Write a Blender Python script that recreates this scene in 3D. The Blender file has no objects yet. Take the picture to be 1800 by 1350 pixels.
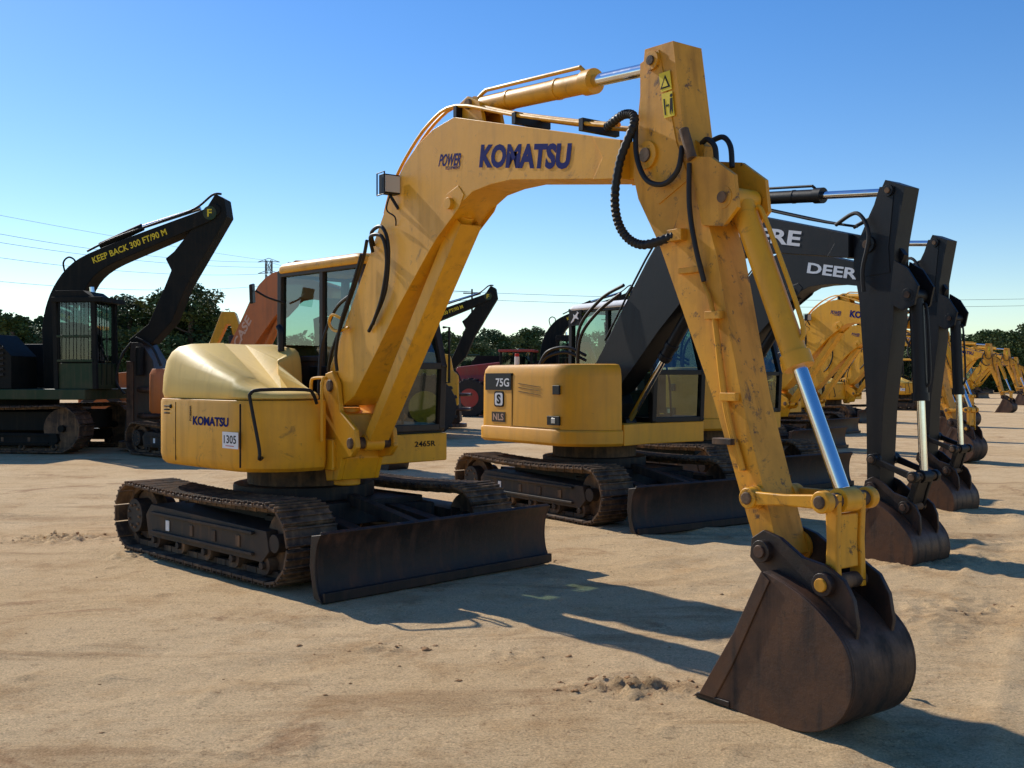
import bpy, bmesh, math, random
from mathutils import Vector, Matrix, noise as mnoise
random.seed(7)
SC=bpy.context.scene
COL=SC.collection
H_CAM=1.54
# ------------------------------------------------------------------ materials
def _n(nt,t,**k):
    n=nt.nodes.new(t)
    for a,b in k.items(): setattr(n,a,b)
    return n
def paint(name,col,dirt=(0.16,0.10,0.055),amt=0.5,rough=0.42,metal=0.0,scale=2.2,spots=0.4,bump=0.15,spotcol=(0.05,0.03,0.02),spec=0.5,spot0=.63,streak=0.0):
    m=bpy.data.materials.new(name); m.use_nodes=True; nt=m.node_tree; L=nt.links
    bs=nt.nodes['Principled BSDF']
    tc=_n(nt,'ShaderNodeTexCoord')
    n1=_n(nt,'ShaderNodeTexNoise'); n1.inputs['Scale'].default_value=scale; n1.inputs['Detail'].default_value=9; n1.inputs['Roughness'].default_value=0.65
    L.new(tc.outputs['Object'],n1.inputs['Vector'])
    r1=_n(nt,'ShaderNodeValToRGB'); r1.color_ramp.elements[0].position=0.42; r1.color_ramp.elements[1].position=0.78
    L.new(n1.outputs['Fac'],r1.inputs['Fac'])
    mp=_n(nt,'ShaderNodeMapping'); mp.inputs['Scale'].default_value=(14,14,1.3)
    L.new(tc.outputs['Object'],mp.inputs['Vector'])
    n2=_n(nt,'ShaderNodeTexNoise'); n2.inputs['Scale'].default_value=1.0; n2.inputs['Detail'].default_value=6
    L.new(mp.outputs['Vector'],n2.inputs['Vector'])
    r2=_n(nt,'ShaderNodeValToRGB'); r2.color_ramp.elements[0].position=0.5; r2.color_ramp.elements[1].position=0.8
    L.new(n2.outputs['Fac'],r2.inputs['Fac'])
    ad=_n(nt,'ShaderNodeMath',operation='ADD'); L.new(r1.outputs['Color'],ad.inputs[0]); L.new(r2.outputs['Color'],ad.inputs[1])
    mu=_n(nt,'ShaderNodeMath',operation='MULTIPLY',use_clamp=True); L.new(ad.outputs[0],mu.inputs[0]); mu.inputs[1].default_value=amt
    mx=_n(nt,'ShaderNodeMixRGB'); mx.inputs[1].default_value=(*col,1); mx.inputs[2].default_value=(*dirt,1)
    L.new(mu.outputs[0],mx.inputs[0])
    n3=_n(nt,'ShaderNodeTexNoise'); n3.inputs['Scale'].default_value=11; n3.inputs['Detail'].default_value=12; n3.inputs['Roughness'].default_value=0.75
    L.new(tc.outputs['Object'],n3.inputs['Vector'])
    r3=_n(nt,'ShaderNodeValToRGB'); r3.color_ramp.elements[0].position=spot0; r3.color_ramp.elements[1].position=spot0+.06
    L.new(n3.outputs['Fac'],r3.inputs['Fac'])
    m3=_n(nt,'ShaderNodeMath',operation='MULTIPLY',use_clamp=True); L.new(r3.outputs['Color'],m3.inputs[0]); m3.inputs[1].default_value=spots
    mx2=_n(nt,'ShaderNodeMixRGB'); L.new(m3.outputs[0],mx2.inputs[0]); L.new(mx.outputs[0],mx2.inputs[1]); mx2.inputs[2].default_value=(*spotcol,1)
    last=mx2.outputs[0]
    if streak:
        n4=_n(nt,'ShaderNodeTexNoise'); n4.inputs['Scale'].default_value=3.3; n4.inputs['Detail'].default_value=12; n4.inputs['Roughness'].default_value=0.78; n4.inputs['Distortion'].default_value=1.2
        L.new(tc.outputs['Object'],n4.inputs['Vector'])
        r4=_n(nt,'ShaderNodeValToRGB'); r4.color_ramp.elements[0].position=.575; r4.color_ramp.elements[1].position=.65
        L.new(n4.outputs['Fac'],r4.inputs['Fac'])
        m4=_n(nt,'ShaderNodeMath',operation='MULTIPLY',use_clamp=True); L.new(r4.outputs['Color'],m4.inputs[0]); m4.inputs[1].default_value=streak
        mx3=_n(nt,'ShaderNodeMixRGB'); L.new(m4.outputs[0],mx3.inputs[0]); L.new(last,mx3.inputs[1]); mx3.inputs[2].default_value=(0.07,0.035,0.015,1); last=mx3.outputs[0]
    L.new(last,bs.inputs['Base Color'])
    rr=_n(nt,'ShaderNodeMapRange'); rr.inputs['To Min'].default_value=rough; rr.inputs['To Max'].default_value=min(1,rough+0.35)
    L.new(mu.outputs[0],rr.inputs['Value']); L.new(rr.outputs[0],bs.inputs['Roughness'])
    bs.inputs['Metallic'].default_value=metal; bs.inputs['Specular IOR Level'].default_value=spec
    if bump:
        b=_n(nt,'ShaderNodeBump'); b.inputs['Strength'].default_value=bump; b.inputs['Distance'].default_value=0.01
        L.new(n3.outputs['Fac'],b.inputs['Height']); L.new(b.outputs[0],bs.inputs['Normal'])
    return m
YEL=paint('yellow_paint',(0.80,0.375,0.012),dirt=(.30,.14,.035),amt=0.36,spots=0.6,rough=.42,streak=.5,spec=.4)
YELB=paint('arm_yellow_paint',(0.78,0.35,0.014),dirt=(0.26,0.11,0.022),amt=0.58,spots=0.9,spot0=.58,rough=.45,streak=.85,spec=.4)
CREAM=paint('faded_yellow_paint',(0.84,0.56,0.13),dirt=(.45,.28,.09),amt=0.28,spots=0.3,rough=0.5,spec=.4)
DYEL=paint('tractor_yellow_paint',(0.80,0.365,0.018),amt=0.2,spots=0.2,rough=.4,spec=.4)
BLK=paint('black_paint',(0.0055,0.006,0.0075),dirt=(0.03,0.024,0.018),amt=0.22,rough=0.45,spots=0.2,spec=.3)
DGRY=paint('dark_grey_paint',(0.020,0.018,0.017),dirt=(0.15,0.095,0.055),amt=0.6,rough=0.6,spots=0.2,spec=.3)
CABG=paint('cab_grey_paint',(0.028,0.021,0.016),dirt=(0.12,0.075,0.045),amt=0.35,rough=0.5,spots=0.1,spec=.35)
STEEL=paint('muddy_steel',(0.050,0.033,0.023),dirt=(0.32,0.19,0.10),amt=0.85,rough=0.65,metal=0.15,spots=0.5,scale=4,bump=0.5,spec=.35)
BLADE=paint('blade_steel',(0.018,0.013,0.011),dirt=(0.12,0.058,0.034),amt=0.6,rough=0.5,metal=0.15,spots=0.6,bump=0.5,streak=.3,spec=.35)
RUST=paint('rusty_bucket_steel',(0.115,0.056,0.031),dirt=(0.026,0.020,0.016),amt=0.9,rough=0.42,metal=0.25,spots=0.7,scale=3.4,bump=0.5,spec=.45,spot0=.58)
RUSTD=paint('dark_bucket_steel',(0.020,0.016,0.014),dirt=(0.12,0.055,0.030),amt=0.5,rough=0.42,metal=0.25,spots=0.5,scale=3,bump=0.4,spec=.45)
RUBBER=paint('black_rubber',(0.010,0.010,0.010),dirt=(0.06,0.045,0.03),amt=0.3,rough=0.5,spots=0.1,spec=.35)
CHROME=paint('chrome_rod',(0.75,0.76,0.78),dirt=(0.3,0.28,0.25),amt=0.25,rough=0.14,metal=1.0,spots=0.15,bump=0)
GREEN=paint('dark_green_paint',(0.008,0.036,0.012),amt=0.3,spots=0.3,spec=.3)
FBLK=paint('forestry_black_paint',(0.009,0.011,0.010),dirt=(0.045,0.036,0.026),amt=0.4,rough=0.65,spec=.15)
ORANGE=paint('orange_paint',(0.50,0.13,0.022),amt=0.45,spec=.3)
RED=paint('red_paint',(0.35,0.03,0.02),amt=0.4)
SEAT=paint('seat_fabric',(0.03,0.03,0.032),amt=0.2,rough=0.8)
def flat(name,col,rough=0.5,spec=.3):
    m=paint(name,col,dirt=tuple(c*0.6+0.02 for c in col),amt=0.2,rough=rough,spots=0.1,bump=0,spec=spec)
    return m
BLUE=flat('blue_decal',(0.004,0.012,0.13),.7,.12); WHITE=flat('white_decal',(0.80,0.80,0.78)); BLKD=flat('black_decal',(0.012,0.012,0.012),.6,.15)
YDEC=flat('yellow_decal',(0.82,0.62,0.03)); PAPER=flat('paper_tag',(0.85,0.85,0.83),0.8); REDD=flat('red_decal',(0.55,0.03,0.02))
LENS=flat('lamp_lens',(0.6,0.58,0.5),0.15); GDEC=flat('dark_plate_decal',(0.05,0.035,0.02));FADE=flat('faded_white_decal',(0.62,0.38,0.26))
def glass():
    m=bpy.data.materials.new('tinted_cab_glass'); m.use_nodes=True; nt=m.node_tree; L=nt.links
    nt.nodes.remove(nt.nodes['Principled BSDF']); out=nt.nodes['Material Output']
    t=_n(nt,'ShaderNodeBsdfTransparent'); t.inputs[0].default_value=(0.45,0.61,0.56,1)
    g=_n(nt,'ShaderNodeBsdfGlossy'); g.inputs['Roughness'].default_value=0.03; g.inputs[0].default_value=(0.9,0.95,1,1)
    f=_n(nt,'ShaderNodeFresnel'); f.inputs[0].default_value=1.8
    x=_n(nt,'ShaderNodeMixShader'); L.new(f.outputs[0],x.inputs[0]); L.new(t.outputs[0],x.inputs[1]); L.new(g.outputs[0],x.inputs[2])
    L.new(x.outputs[0],out.inputs['Surface']); return m
GLASS=glass()
# ------------------------------------------------------------------ mesh builder
class MB:
    def __init__(s): s.v=[];s.f=[];s.mi=[];s.mats=[]
    def _m(s,m):
        if m not in s.mats: s.mats.append(m)
        return s.mats.index(m)
    def add(s,vs,fs,m):
        o=len(s.v); s.v+=[tuple(v) for v in vs]; i=s._m(m)
        for f in fs: s.f.append([k+o for k in f]); s.mi.append(i)
    def prism(s,pts,y0,y1,m):
        n=len(pts); vs=[(p[0],y0,p[1]) for p in pts]+[(p[0],y1,p[1]) for p in pts]
        s.add(vs,[list(range(n)),list(range(2*n-1,n-1,-1))]+[[i,(i+1)%n,n+(i+1)%n,n+i] for i in range(n)],m)
    def prismz(s,pts,z0,z1,m):
        n=len(pts); vs=[(p[0],p[1],z0) for p in pts]+[(p[0],p[1],z1) for p in pts]
        s.add(vs,[list(range(n)),list(range(2*n-1,n-1,-1))]+[[i,(i+1)%n,n+(i+1)%n,n+i] for i in range(n)],m)
    def box(s,a,b,m,M=None):
        vs=[(x,y,z) for x in (a[0],b[0]) for y in (a[1],b[1]) for z in (a[2],b[2])]
        if M: vs=[M@Vector(v) for v in vs]
        s.add(vs,[[0,1,3,2],[4,6,7,5],[0,4,5,1],[2,3,7,6],[0,2,6,4],[1,5,7,3]],m)
    def bar(s,p,q,w,m,h=None):
        p=Vector(p);q=Vector(q);d=(q-p);L=d.length;M=Matrix.Translation(p)@d.to_track_quat('X','Z').to_matrix().to_4x4()
        h=h or w; s.box((0,-w/2,-h/2),(L,w/2,h/2),m,M)
    def cyl(s,p,q,r,m,r2=None,n=20):
        p=Vector(p);q=Vector(q);d=q-p;Q=d.to_track_quat('Z','X'); r2=r if r2 is None else r2
        vs=[p+Q@Vector((r*math.cos(2*math.pi*i/n),r*math.sin(2*math.pi*i/n),0)) for i in range(n)]
        vs+=[q+Q@Vector((r2*math.cos(2*math.pi*i/n),r2*math.sin(2*math.pi*i/n),0)) for i in range(n)]
        s.add(vs,[list(range(n)),list(range(2*n-1,n-1,-1))]+[[i,(i+1)%n,n+(i+1)%n,n+i] for i in range(n)],m)
    def tube(s,pts,r,m,n=8,sub=5,rib=0):
        P=[Vector(p) for p in pts]
        if sub>1 and len(P)>2:
            Q=[]
            for i in range(len(P)-1):
                a=P[max(i-1,0)];b=P[i];c=P[i+1];d=P[min(i+2,len(P)-1)]
                for k in range(sub):
                    t=k/sub
                    Q.append(0.5*((2*b)+(c-a)*t+(2*a-5*b+4*c-d)*t*t+(3*b-a-3*c+d)*t**3))
            Q.append(P[-1]);P=Q
        vs=[]
        T=(P[1]-P[0]).normalized(); nrm=T.orthogonal().normalized()
        for i,p in enumerate(P):
            t=(P[min(i+1,len(P)-1)]-P[max(i-1,0)]).normalized()
            nrm=(nrm-t*nrm.dot(t)).normalized(); bn=t.cross(nrm)
            rr=r*(1+rib*(i%2))
            for k in range(n):
                a=2*math.pi*k/n; vs.append(p+nrm*rr*math.cos(a)+bn*rr*math.sin(a))
        fs=[]
        for i in range(len(P)-1):
            for k in range(n): fs.append([i*n+k,i*n+(k+1)%n,(i+1)*n+(k+1)%n,(i+1)*n+k])
        fs.append(list(range(n)));fs.append([(len(P)-1)*n+k for k in range(n)])
        s.add(vs,fs,m)
    def loft(s,rings,m,cap=True):
        n=len(rings[0]);vs=[v for r in rings for v in r];fs=[]
        for i in range(len(rings)-1):
            for k in range(n): fs.append([i*n+k,i*n+(k+1)%n,(i+1)*n+(k+1)%n,(i+1)*n+k])
        if cap: fs.append(list(range(n)));fs.append([(len(rings)-1)*n+k for k in range(n)])
        s.add(vs,fs,m)
    def strip(s,path,th,y0,y1,m):
        P=[Vector((p[0],p[1])) for p in path];inn=[]
        for i,p in enumerate(P):
            t=(P[min(i+1,len(P)-1)]-P[max(i-1,0)]).normalized(); inn.append(p+Vector((-t.y,t.x))*th)
        s.prism(P+inn[::-1],y0,y1,m)
    def build(s,name,parent=None,loc=(0,0,0),rz=0.0,bevel=0.006,smooth=True,seg=2,recalc=True):
        me=bpy.data.meshes.new(name); me.from_pydata(s.v,[],s.f)
        for m in s.mats: me.materials.append(m)
        me.polygons.foreach_set('material_index',s.mi)
        if recalc:
            bm=bmesh.new();bm.from_mesh(me);bmesh.ops.recalc_face_normals(bm,faces=bm.faces);bm.to_mesh(me);bm.free()
        if smooth: me.polygons.foreach_set('use_smooth',[True]*len(me.polygons))
        o=bpy.data.objects.new(name,me);COL.objects.link(o);o.location=loc;o.rotation_euler=(0,0,rz)
        if parent: o.parent=parent
        if bevel:
            b=o.modifiers.new('bevel','BEVEL');b.width=bevel;b.segments=seg;b.limit_method='ANGLE';b.angle_limit=math.radians(35);b.harden_normals=True
        elif smooth:
            me.set_sharp_from_angle(angle=math.radians(35))
        return o
def thing(name,label,cat,loc=(0,0,0),rz=0,group=None,kind=None):
    e=bpy.data.objects.new(name,None);COL.objects.link(e);e.location=loc;e.rotation_euler=(0,0,rz)
    e['label']=label;e['category']=cat
    if group:e['group']=group
    if kind:e['kind']=kind
    return e
def copy_thing(root,loc,rz,label=None,swap=None,scale=None):
    def rec(o,par):
        c=o.copy();COL.objects.link(c)
        if par is not None:c.parent=par
        for ch in list(o.children): rec(ch,c)
        return c
    c=rec(root,None);c.location=loc;c.rotation_euler=(0,0,rz)
    if label:c['label']=label
    if scale:c.scale=(scale,)*3
    return c
def text(body,mat,parent,loc,w,h,rot=(math.pi/2,0,0),name='lettering',bold=0.02,shear=0):
    cu=bpy.data.curves.new('t','FONT');cu.body=body;cu.size=1;cu.offset=bold;cu.shear=shear;cu.extrude=0.0
    cu.align_x='LEFT';cu.resolution_u=3
    o=bpy.data.objects.new('t',cu);COL.objects.link(o)
    dg=bpy.context.evaluated_depsgraph_get();me=bpy.data.meshes.new_from_object(o.evaluated_get(dg))
    bpy.data.objects.remove(o)
    xs=[v.co.x for v in me.vertices];ys=[v.co.y for v in me.vertices]
    x0,x1,y0,y1=min(xs),max(xs),min(ys),max(ys)
    for v in me.vertices: v.co=Vector(((v.co.x-x0)/(x1-x0)*w-w/2,(v.co.y-y0)/(y1-y0)*h-h/2,0))
    me.materials.clear();me.materials.append(mat)
    t=bpy.data.objects.new(name,me);COL.objects.link(t);t.location=loc;t.rotation_euler=rot;t.parent=parent
    return t
def rpoly(pts,r=0.1,seg=4):
    out=[];n=len(pts)
    for i in range(n):
        a=Vector(pts[i-1][:2]);b=Vector(pts[i][:2]);c=Vector(pts[(i+1)%n][:2])
        rr=pts[i][2] if len(pts[i])>2 else r
        rr1=min(rr,(a-b).length*0.48,(c-b).length*0.48)
        p=b+(a-b).normalized()*rr1;q=b+(c-b).normalized()*rr1
        for k in range(seg+1):
            t=k/seg;out.append((p*(1-t)**2+b*2*t*(1-t)+q*t*t))
    return out
def catm(path,sub=4):
    P=[Vector(p) for p in path];Q=[]
    for i in range(len(P)-1):
        a=P[max(i-1,0)];b=P[i];c=P[i+1];d=P[min(i+2,len(P)-1)]
        for k in range(sub):
            t=k/sub;Q.append(0.5*((2*b)+(c-a)*t+(2*a-5*b+4*c-d)*t*t+(3*b-a-3*c+d)*t**3))
    Q.append(P[-1]);return Q
# ------------------------------------------------------------------ excavator parts
def make_track(root,yc,L=2.88,H=0.62,W=0.45,xc=0.08,mat=STEEL,fr=DGRY,n=41):
    R=H/2-0.03;S=L-2*R-0.06; per=2*S+2*math.pi*R
    m=MB()
    def pos(d):
        d%=per
        if d<S: return (-S/2+d,2*R,0.0)
        d-=S
        if d<math.pi*R:
            a=d/R; return (S/2+R*math.sin(a),R+R*math.cos(a),-a)
        d-=math.pi*R
        if d<S: return (S/2-d,0,-math.pi)
        d-=S;a=d/R; return (-S/2-R*math.sin(a),R-R*math.cos(a),-math.pi-a)
    pit=per/n
    for i in range(n):
        x,z,a=pos(i*pit+0.02)
        if abs(a)<1e-6: z-=0.03*math.sin(math.pi*(x+S/2)/S)
        M=Matrix.Translation((xc+x,yc,z+0.035))@Matrix.Rotation(-a,4,'Y')
        l=pit*0.47
        m.box((-l,-W/2,-0.012),(l,W/2,0.010),mat,M)
        for gx in (-l+0.012,0,l-0.012): m.box((gx-0.007,-W/2,0.010),(gx+0.007,W/2,0.028),mat,M)
        m.box((-l,-0.10,-0.06),(l,-0.06,-0.012),mat,M); m.box((-l,0.06,-0.06),(l,0.10,-0.012),mat,M)
    t=m.build('track',root,bevel=0.003,seg=1)
    f=MB(); sg=-1 if yc<0 else 1
    fx0,fx1=xc-S/2+0.25,xc+S/2-0.15
    f.prism([(fx0,0.16),(fx1,0.16),(fx1+0.1,0.25),(fx1+0.06,0.40),(fx0+0.05,0.44),(fx0-0.05,0.34)],yc-0.16,yc+0.16,fr)
    f.box((fx0+0.1,yc+sg*0.161,0.20),(fx1-0.1,yc+sg*0.19,0.225),fr)
    f.box((fx0+0.1,yc+sg*0.161,0.36),(fx1-0.1,yc+sg*0.19,0.385),fr)
    for k in (0.2,0.42,0.62,0.82):
        xx=fx0+(fx1-fx0)*k; f.box((xx-0.03,yc+sg*0.162,0.24),(xx+0.03,yc+sg*0.172,0.33),WHITE if k in(0.2,) else STEEL)
    f.build('track_frame',t,bevel=0.008)
    w=MB();w.cyl((xc-S/2,yc-0.05,R+0.035),(xc-S/2,yc+0.05,R+0.035),R-0.06,mat,n=28);w.cyl((xc-S/2,yc-0.17,R+0.035),(xc-S/2,yc+0.17,R+0.035),0.15,fr,n=24)
    for k in range(9):
        a=k*2*math.pi/9;w.cyl((xc-S/2+0.1*math.cos(a),yc-0.185,R+0.035+0.1*math.sin(a)),(xc-S/2+0.1*math.cos(a),yc+0.185,R+0.035+0.1*math.sin(a)),0.014,mat,n=8)
    w.build('sprocket',t,bevel=0.004,seg=1)
    w=MB();w.cyl((xc+S/2,yc-0.06,R+0.035),(xc+S/2,yc+0.06,R+0.035),R-0.05,mat,n=28);w.cyl((xc+S/2,yc-0.15,R+0.035),(xc+S/2,yc+0.15,R+0.035),0.07,fr)
    w.build('idler',t,bevel=0.004,seg=1)
    for k in range(5):
        xx=fx0+0.1+(fx1-fx0-0.1)*k/4
        w=MB();w.cyl((xx,yc-0.14,0.135),(xx,yc+0.14,0.135),0.075,mat,n=18);w.cyl((xx,yc-0.17,0.135),(xx,yc+0.17,0.135),0.03,fr,n=12)
        w.build('roller',t,bevel=0.004,seg=1)
    return t
def make_blade(root,xb=1.90,mat=BLADE,arm=DGRY,hw=1.14):
    m=MB();prof=catm([(xb+0.05,0.0),(xb-0.01,0.10),(xb-0.03,0.24),(xb-0.01,0.38),(xb+0.04,0.47)],3)
    m.strip(prof,0.03,-hw,hw,mat)
    for s in(-1,1): m.prism(list(prof)+[Vector((xb-0.08,0.45)),Vector((xb-0.10,0.24)),Vector((xb-0.05,0.02))],s*(hw+.015),s*(hw+.0),mat)
    m.box((xb-0.13,-hw+0.05,0.14),(xb-0.06,hw-0.05,0.32),mat)
    m.box((xb+.035,-hw,0.0),(xb+.065,hw,0.07),mat)
    for s in(-1,1):
        m.bar((0.5,s*0.38,0.42),(xb-0.08,s*0.42,0.24),0.12,arm,0.14)
    m.bar((0.7,0,0.52),(xb-0.1,0,0.33),0.09,arm)
    return m.build('dozer_blade',root,bevel=0.006)
def make_carbody(root,mat=DGRY):
    m=MB();m.box((-0.6,-0.75,0.30),(0.75,0.75,0.50),mat);m.loft([[Vector((0.62*math.cos(a)+0.0,0.62*math.sin(a),z)) for a in [2*math.pi*i/28 for i in range(28)]] for z in(0.5,0.62)],mat)
    for s in(-1,1):
        for q in(-1,1): m.prismz([(q*0.5,s*0.3),(q*0.95,s*0.72),(q*0.65,s*0.8),(q*0.3,s*0.5)],0.27,0.45,mat)
    m.build('carbody',root,bevel=0.012)
    m=MB();m.cyl((0,0,0.60),(0,0,0.80),0.50,STEEL,n=40);m.build('slewing_ring',root)
def make_cab(root,x0,x1,y0,y1,z0,z1,fr,roof,low,roofz=0.09):
    P={'A':(x0,z0),'B':(x1,z0),'C':(x1+0.03,z0+0.55),'D':(x1-0.20,z1-roofz),'E':(x0+0.02,z1-roofz)}
    m=MB();w=0.065
    xm=x0+(x1-x0)*0.48
    for y in(y0+w/2,y1-w/2):
        for a,b in('AB','BC','CD','DE','EA'):
            pa,pb=P[a],P[b];m.bar((pa[0],y,pa[1]),(pb[0],y,pb[1]),w,fr)
        for c in 'ABCDE': m.cyl((P[c][0],y-w/2-0.001,P[c][1]),(P[c][0],y+w/2+0.001,P[c][1]),w*0.56,fr,n=12)
        m.bar((xm,y,z0),(xm,y,z1-roofz),0.055,fr)
        m.bar((x0,y,z0+0.62),(xm,y,z0+0.62),0.05,fr)
        m.prism([(x0,z0),(xm,z0),(xm,z0+0.60),(x0,z0+0.60)],y-0.012,y+0.012,low)
    for c in 'ABCDE': m.bar((P[c][0],y0+0.02,P[c][1]),(P[c][0],y1-0.02,P[c][1]),w*0.9,fr)
    m.box((x0,y0,z0-0.03),(x1,y1,z0+0.03),fr)
    m.bar((x1-.02,(y0+y1)/2,z0+.62),(x1-.12,(y0+y1)/2+.12,z1-.5),.012,fr)
    cab=m.build('cab',root,bevel=0.012)
    r=MB();pl=rpoly([(x0-0.03,y0-0.02),(x1-0.10,y0-0.02),(x1-0.10,y1+0.02),(x0-0.03,y1+0.02)],0.12,5)
    c=Vector(((x0+x1)/2,(y0+y1)/2));rings=[]
    for z,s in((z1-roofz,0.98),(z1-roofz+0.02,1.0),(z1-0.03,0.99),(z1-0.005,0.95),(z1+0.012,0.85)): rings.append([Vector((c.x+(p.x-c.x)*s,c.y+(p.y-c.y)*s,z)) for p in pl])
    r.loft(rings,roof);r.build('roof',cab,bevel=0.006)
    def pane(vs,nm='window'):
        g=MB();g.add(vs,[list(range(len(vs)))],GLASS);return g.build(nm,cab,bevel=0,smooth=False,recalc=False)
    C,D,B,E,A=P['C'],P['D'],P['B'],P['E'],P['A']
    pane([(C[0],y0+w,C[1]),(C[0],y1-w,C[1]),(D[0],y1-w,D[1]),(D[0],y0+w,D[1])],'windscreen')
    pane([(B[0],y0+w,B[1]),(B[0],y1-w,B[1]),(C[0],y1-w,C[1]),(C[0],y0+w,C[1])],'lower_windscreen')
    for y in(y0+w/2,y1-w/2):
        pane([(xm,y,z0),(B[0],y,z0),(C[0],y,C[1]),(D[0],y,D[1]),(xm,y,D[1])])
        pane([(x0,y,z0+0.62),(xm,y,z0+0.62),(xm,y,D[1]),(x0,y,D[1])])
    pane([(x0,y0+w,z0+0.6),(x0,y1-w,z0+0.6),(E[0],y1-w,E[1]),(E[0],y0+w,E[1])])
    g=MB();g.box((x0-0.01,y0+0.05,z0),(x0+0.02,y1-0.05,z0+0.6),low);g.build('rear_panel',cab)
    s=MB();yc=(y0+y1)/2;sx=x0+0.42
    s.box((sx,yc-0.24,z0+0.30),(sx+0.45,yc+0.24,z0+0.44),SEAT);s.prism([(sx-0.02,z0+0.40),(sx+0.10,z0+0.40),(sx,z0+1.02),(sx-0.10,z0+1.0)],yc-0.22,yc+0.22,SEAT)
    s.prism([(sx-0.08,z0+1.03),(sx+0.0,z0+1.03),(sx-0.02,z0+1.2),(sx-0.1,z0+1.18)],yc-0.12,yc+0.12,SEAT)
    s.box((sx,yc-0.18,z0+0.02),(sx+0.4,yc+0.18,z0+0.30),BLK);s.box((sx+0.1,yc-0.40,z0+0.05),(sx+0.5,yc-0.27,z0+0.55),BLK);s.box((sx+0.1,yc+0.27,z0+0.05),(sx+0.5,yc+0.38,z0+0.55),BLK)
    for q in(-1,1): s.tube([(sx+0.45,yc+q*0.33,z0+0.55),(sx+0.48,yc+q*0.33,z0+0.68),(sx+0.47,yc+q*0.33,z0+0.75)],0.022,BLK)
    for q in(-1,1): s.tube([(x1-0.2,yc+q*0.1,z0),(x1-0.22,yc+q*0.1,z0+0.4),(x1-0.28,yc+q*0.1,z0+0.62)],0.013,BLK)
    s.build('seat',cab,bevel=0.02)
    return cab
BOOM=[(.33,1.56),(1.10,2.52),(1.41,2.92),(1.60,3.09),(1.80,3.205),(2.0,3.27),(2.27,3.30),(3.49,2.96),(3.95,2.83),(3.95,2.62),(2.925,2.775),(2.70,2.78),(2.50,2.765),(2.33,2.70),(2.15,2.585),(1.95,2.43),(1.50,2.05),(1.12,1.68),(.82,1.40),(.62,1.32),(.42,1.36)]
ARM=[(4.09,3.29),(4.30,3.28),(4.38,2.776),(4.60,2.15),(4.76,1.444),(4.95,.84),(4.99,.72),(4.93,.67),(4.86,.70),(4.81,.84),(4.578,1.44),(4.20,2.24),(4.04,2.5),(4.0,2.63),(4.04,2.96)]
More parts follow.
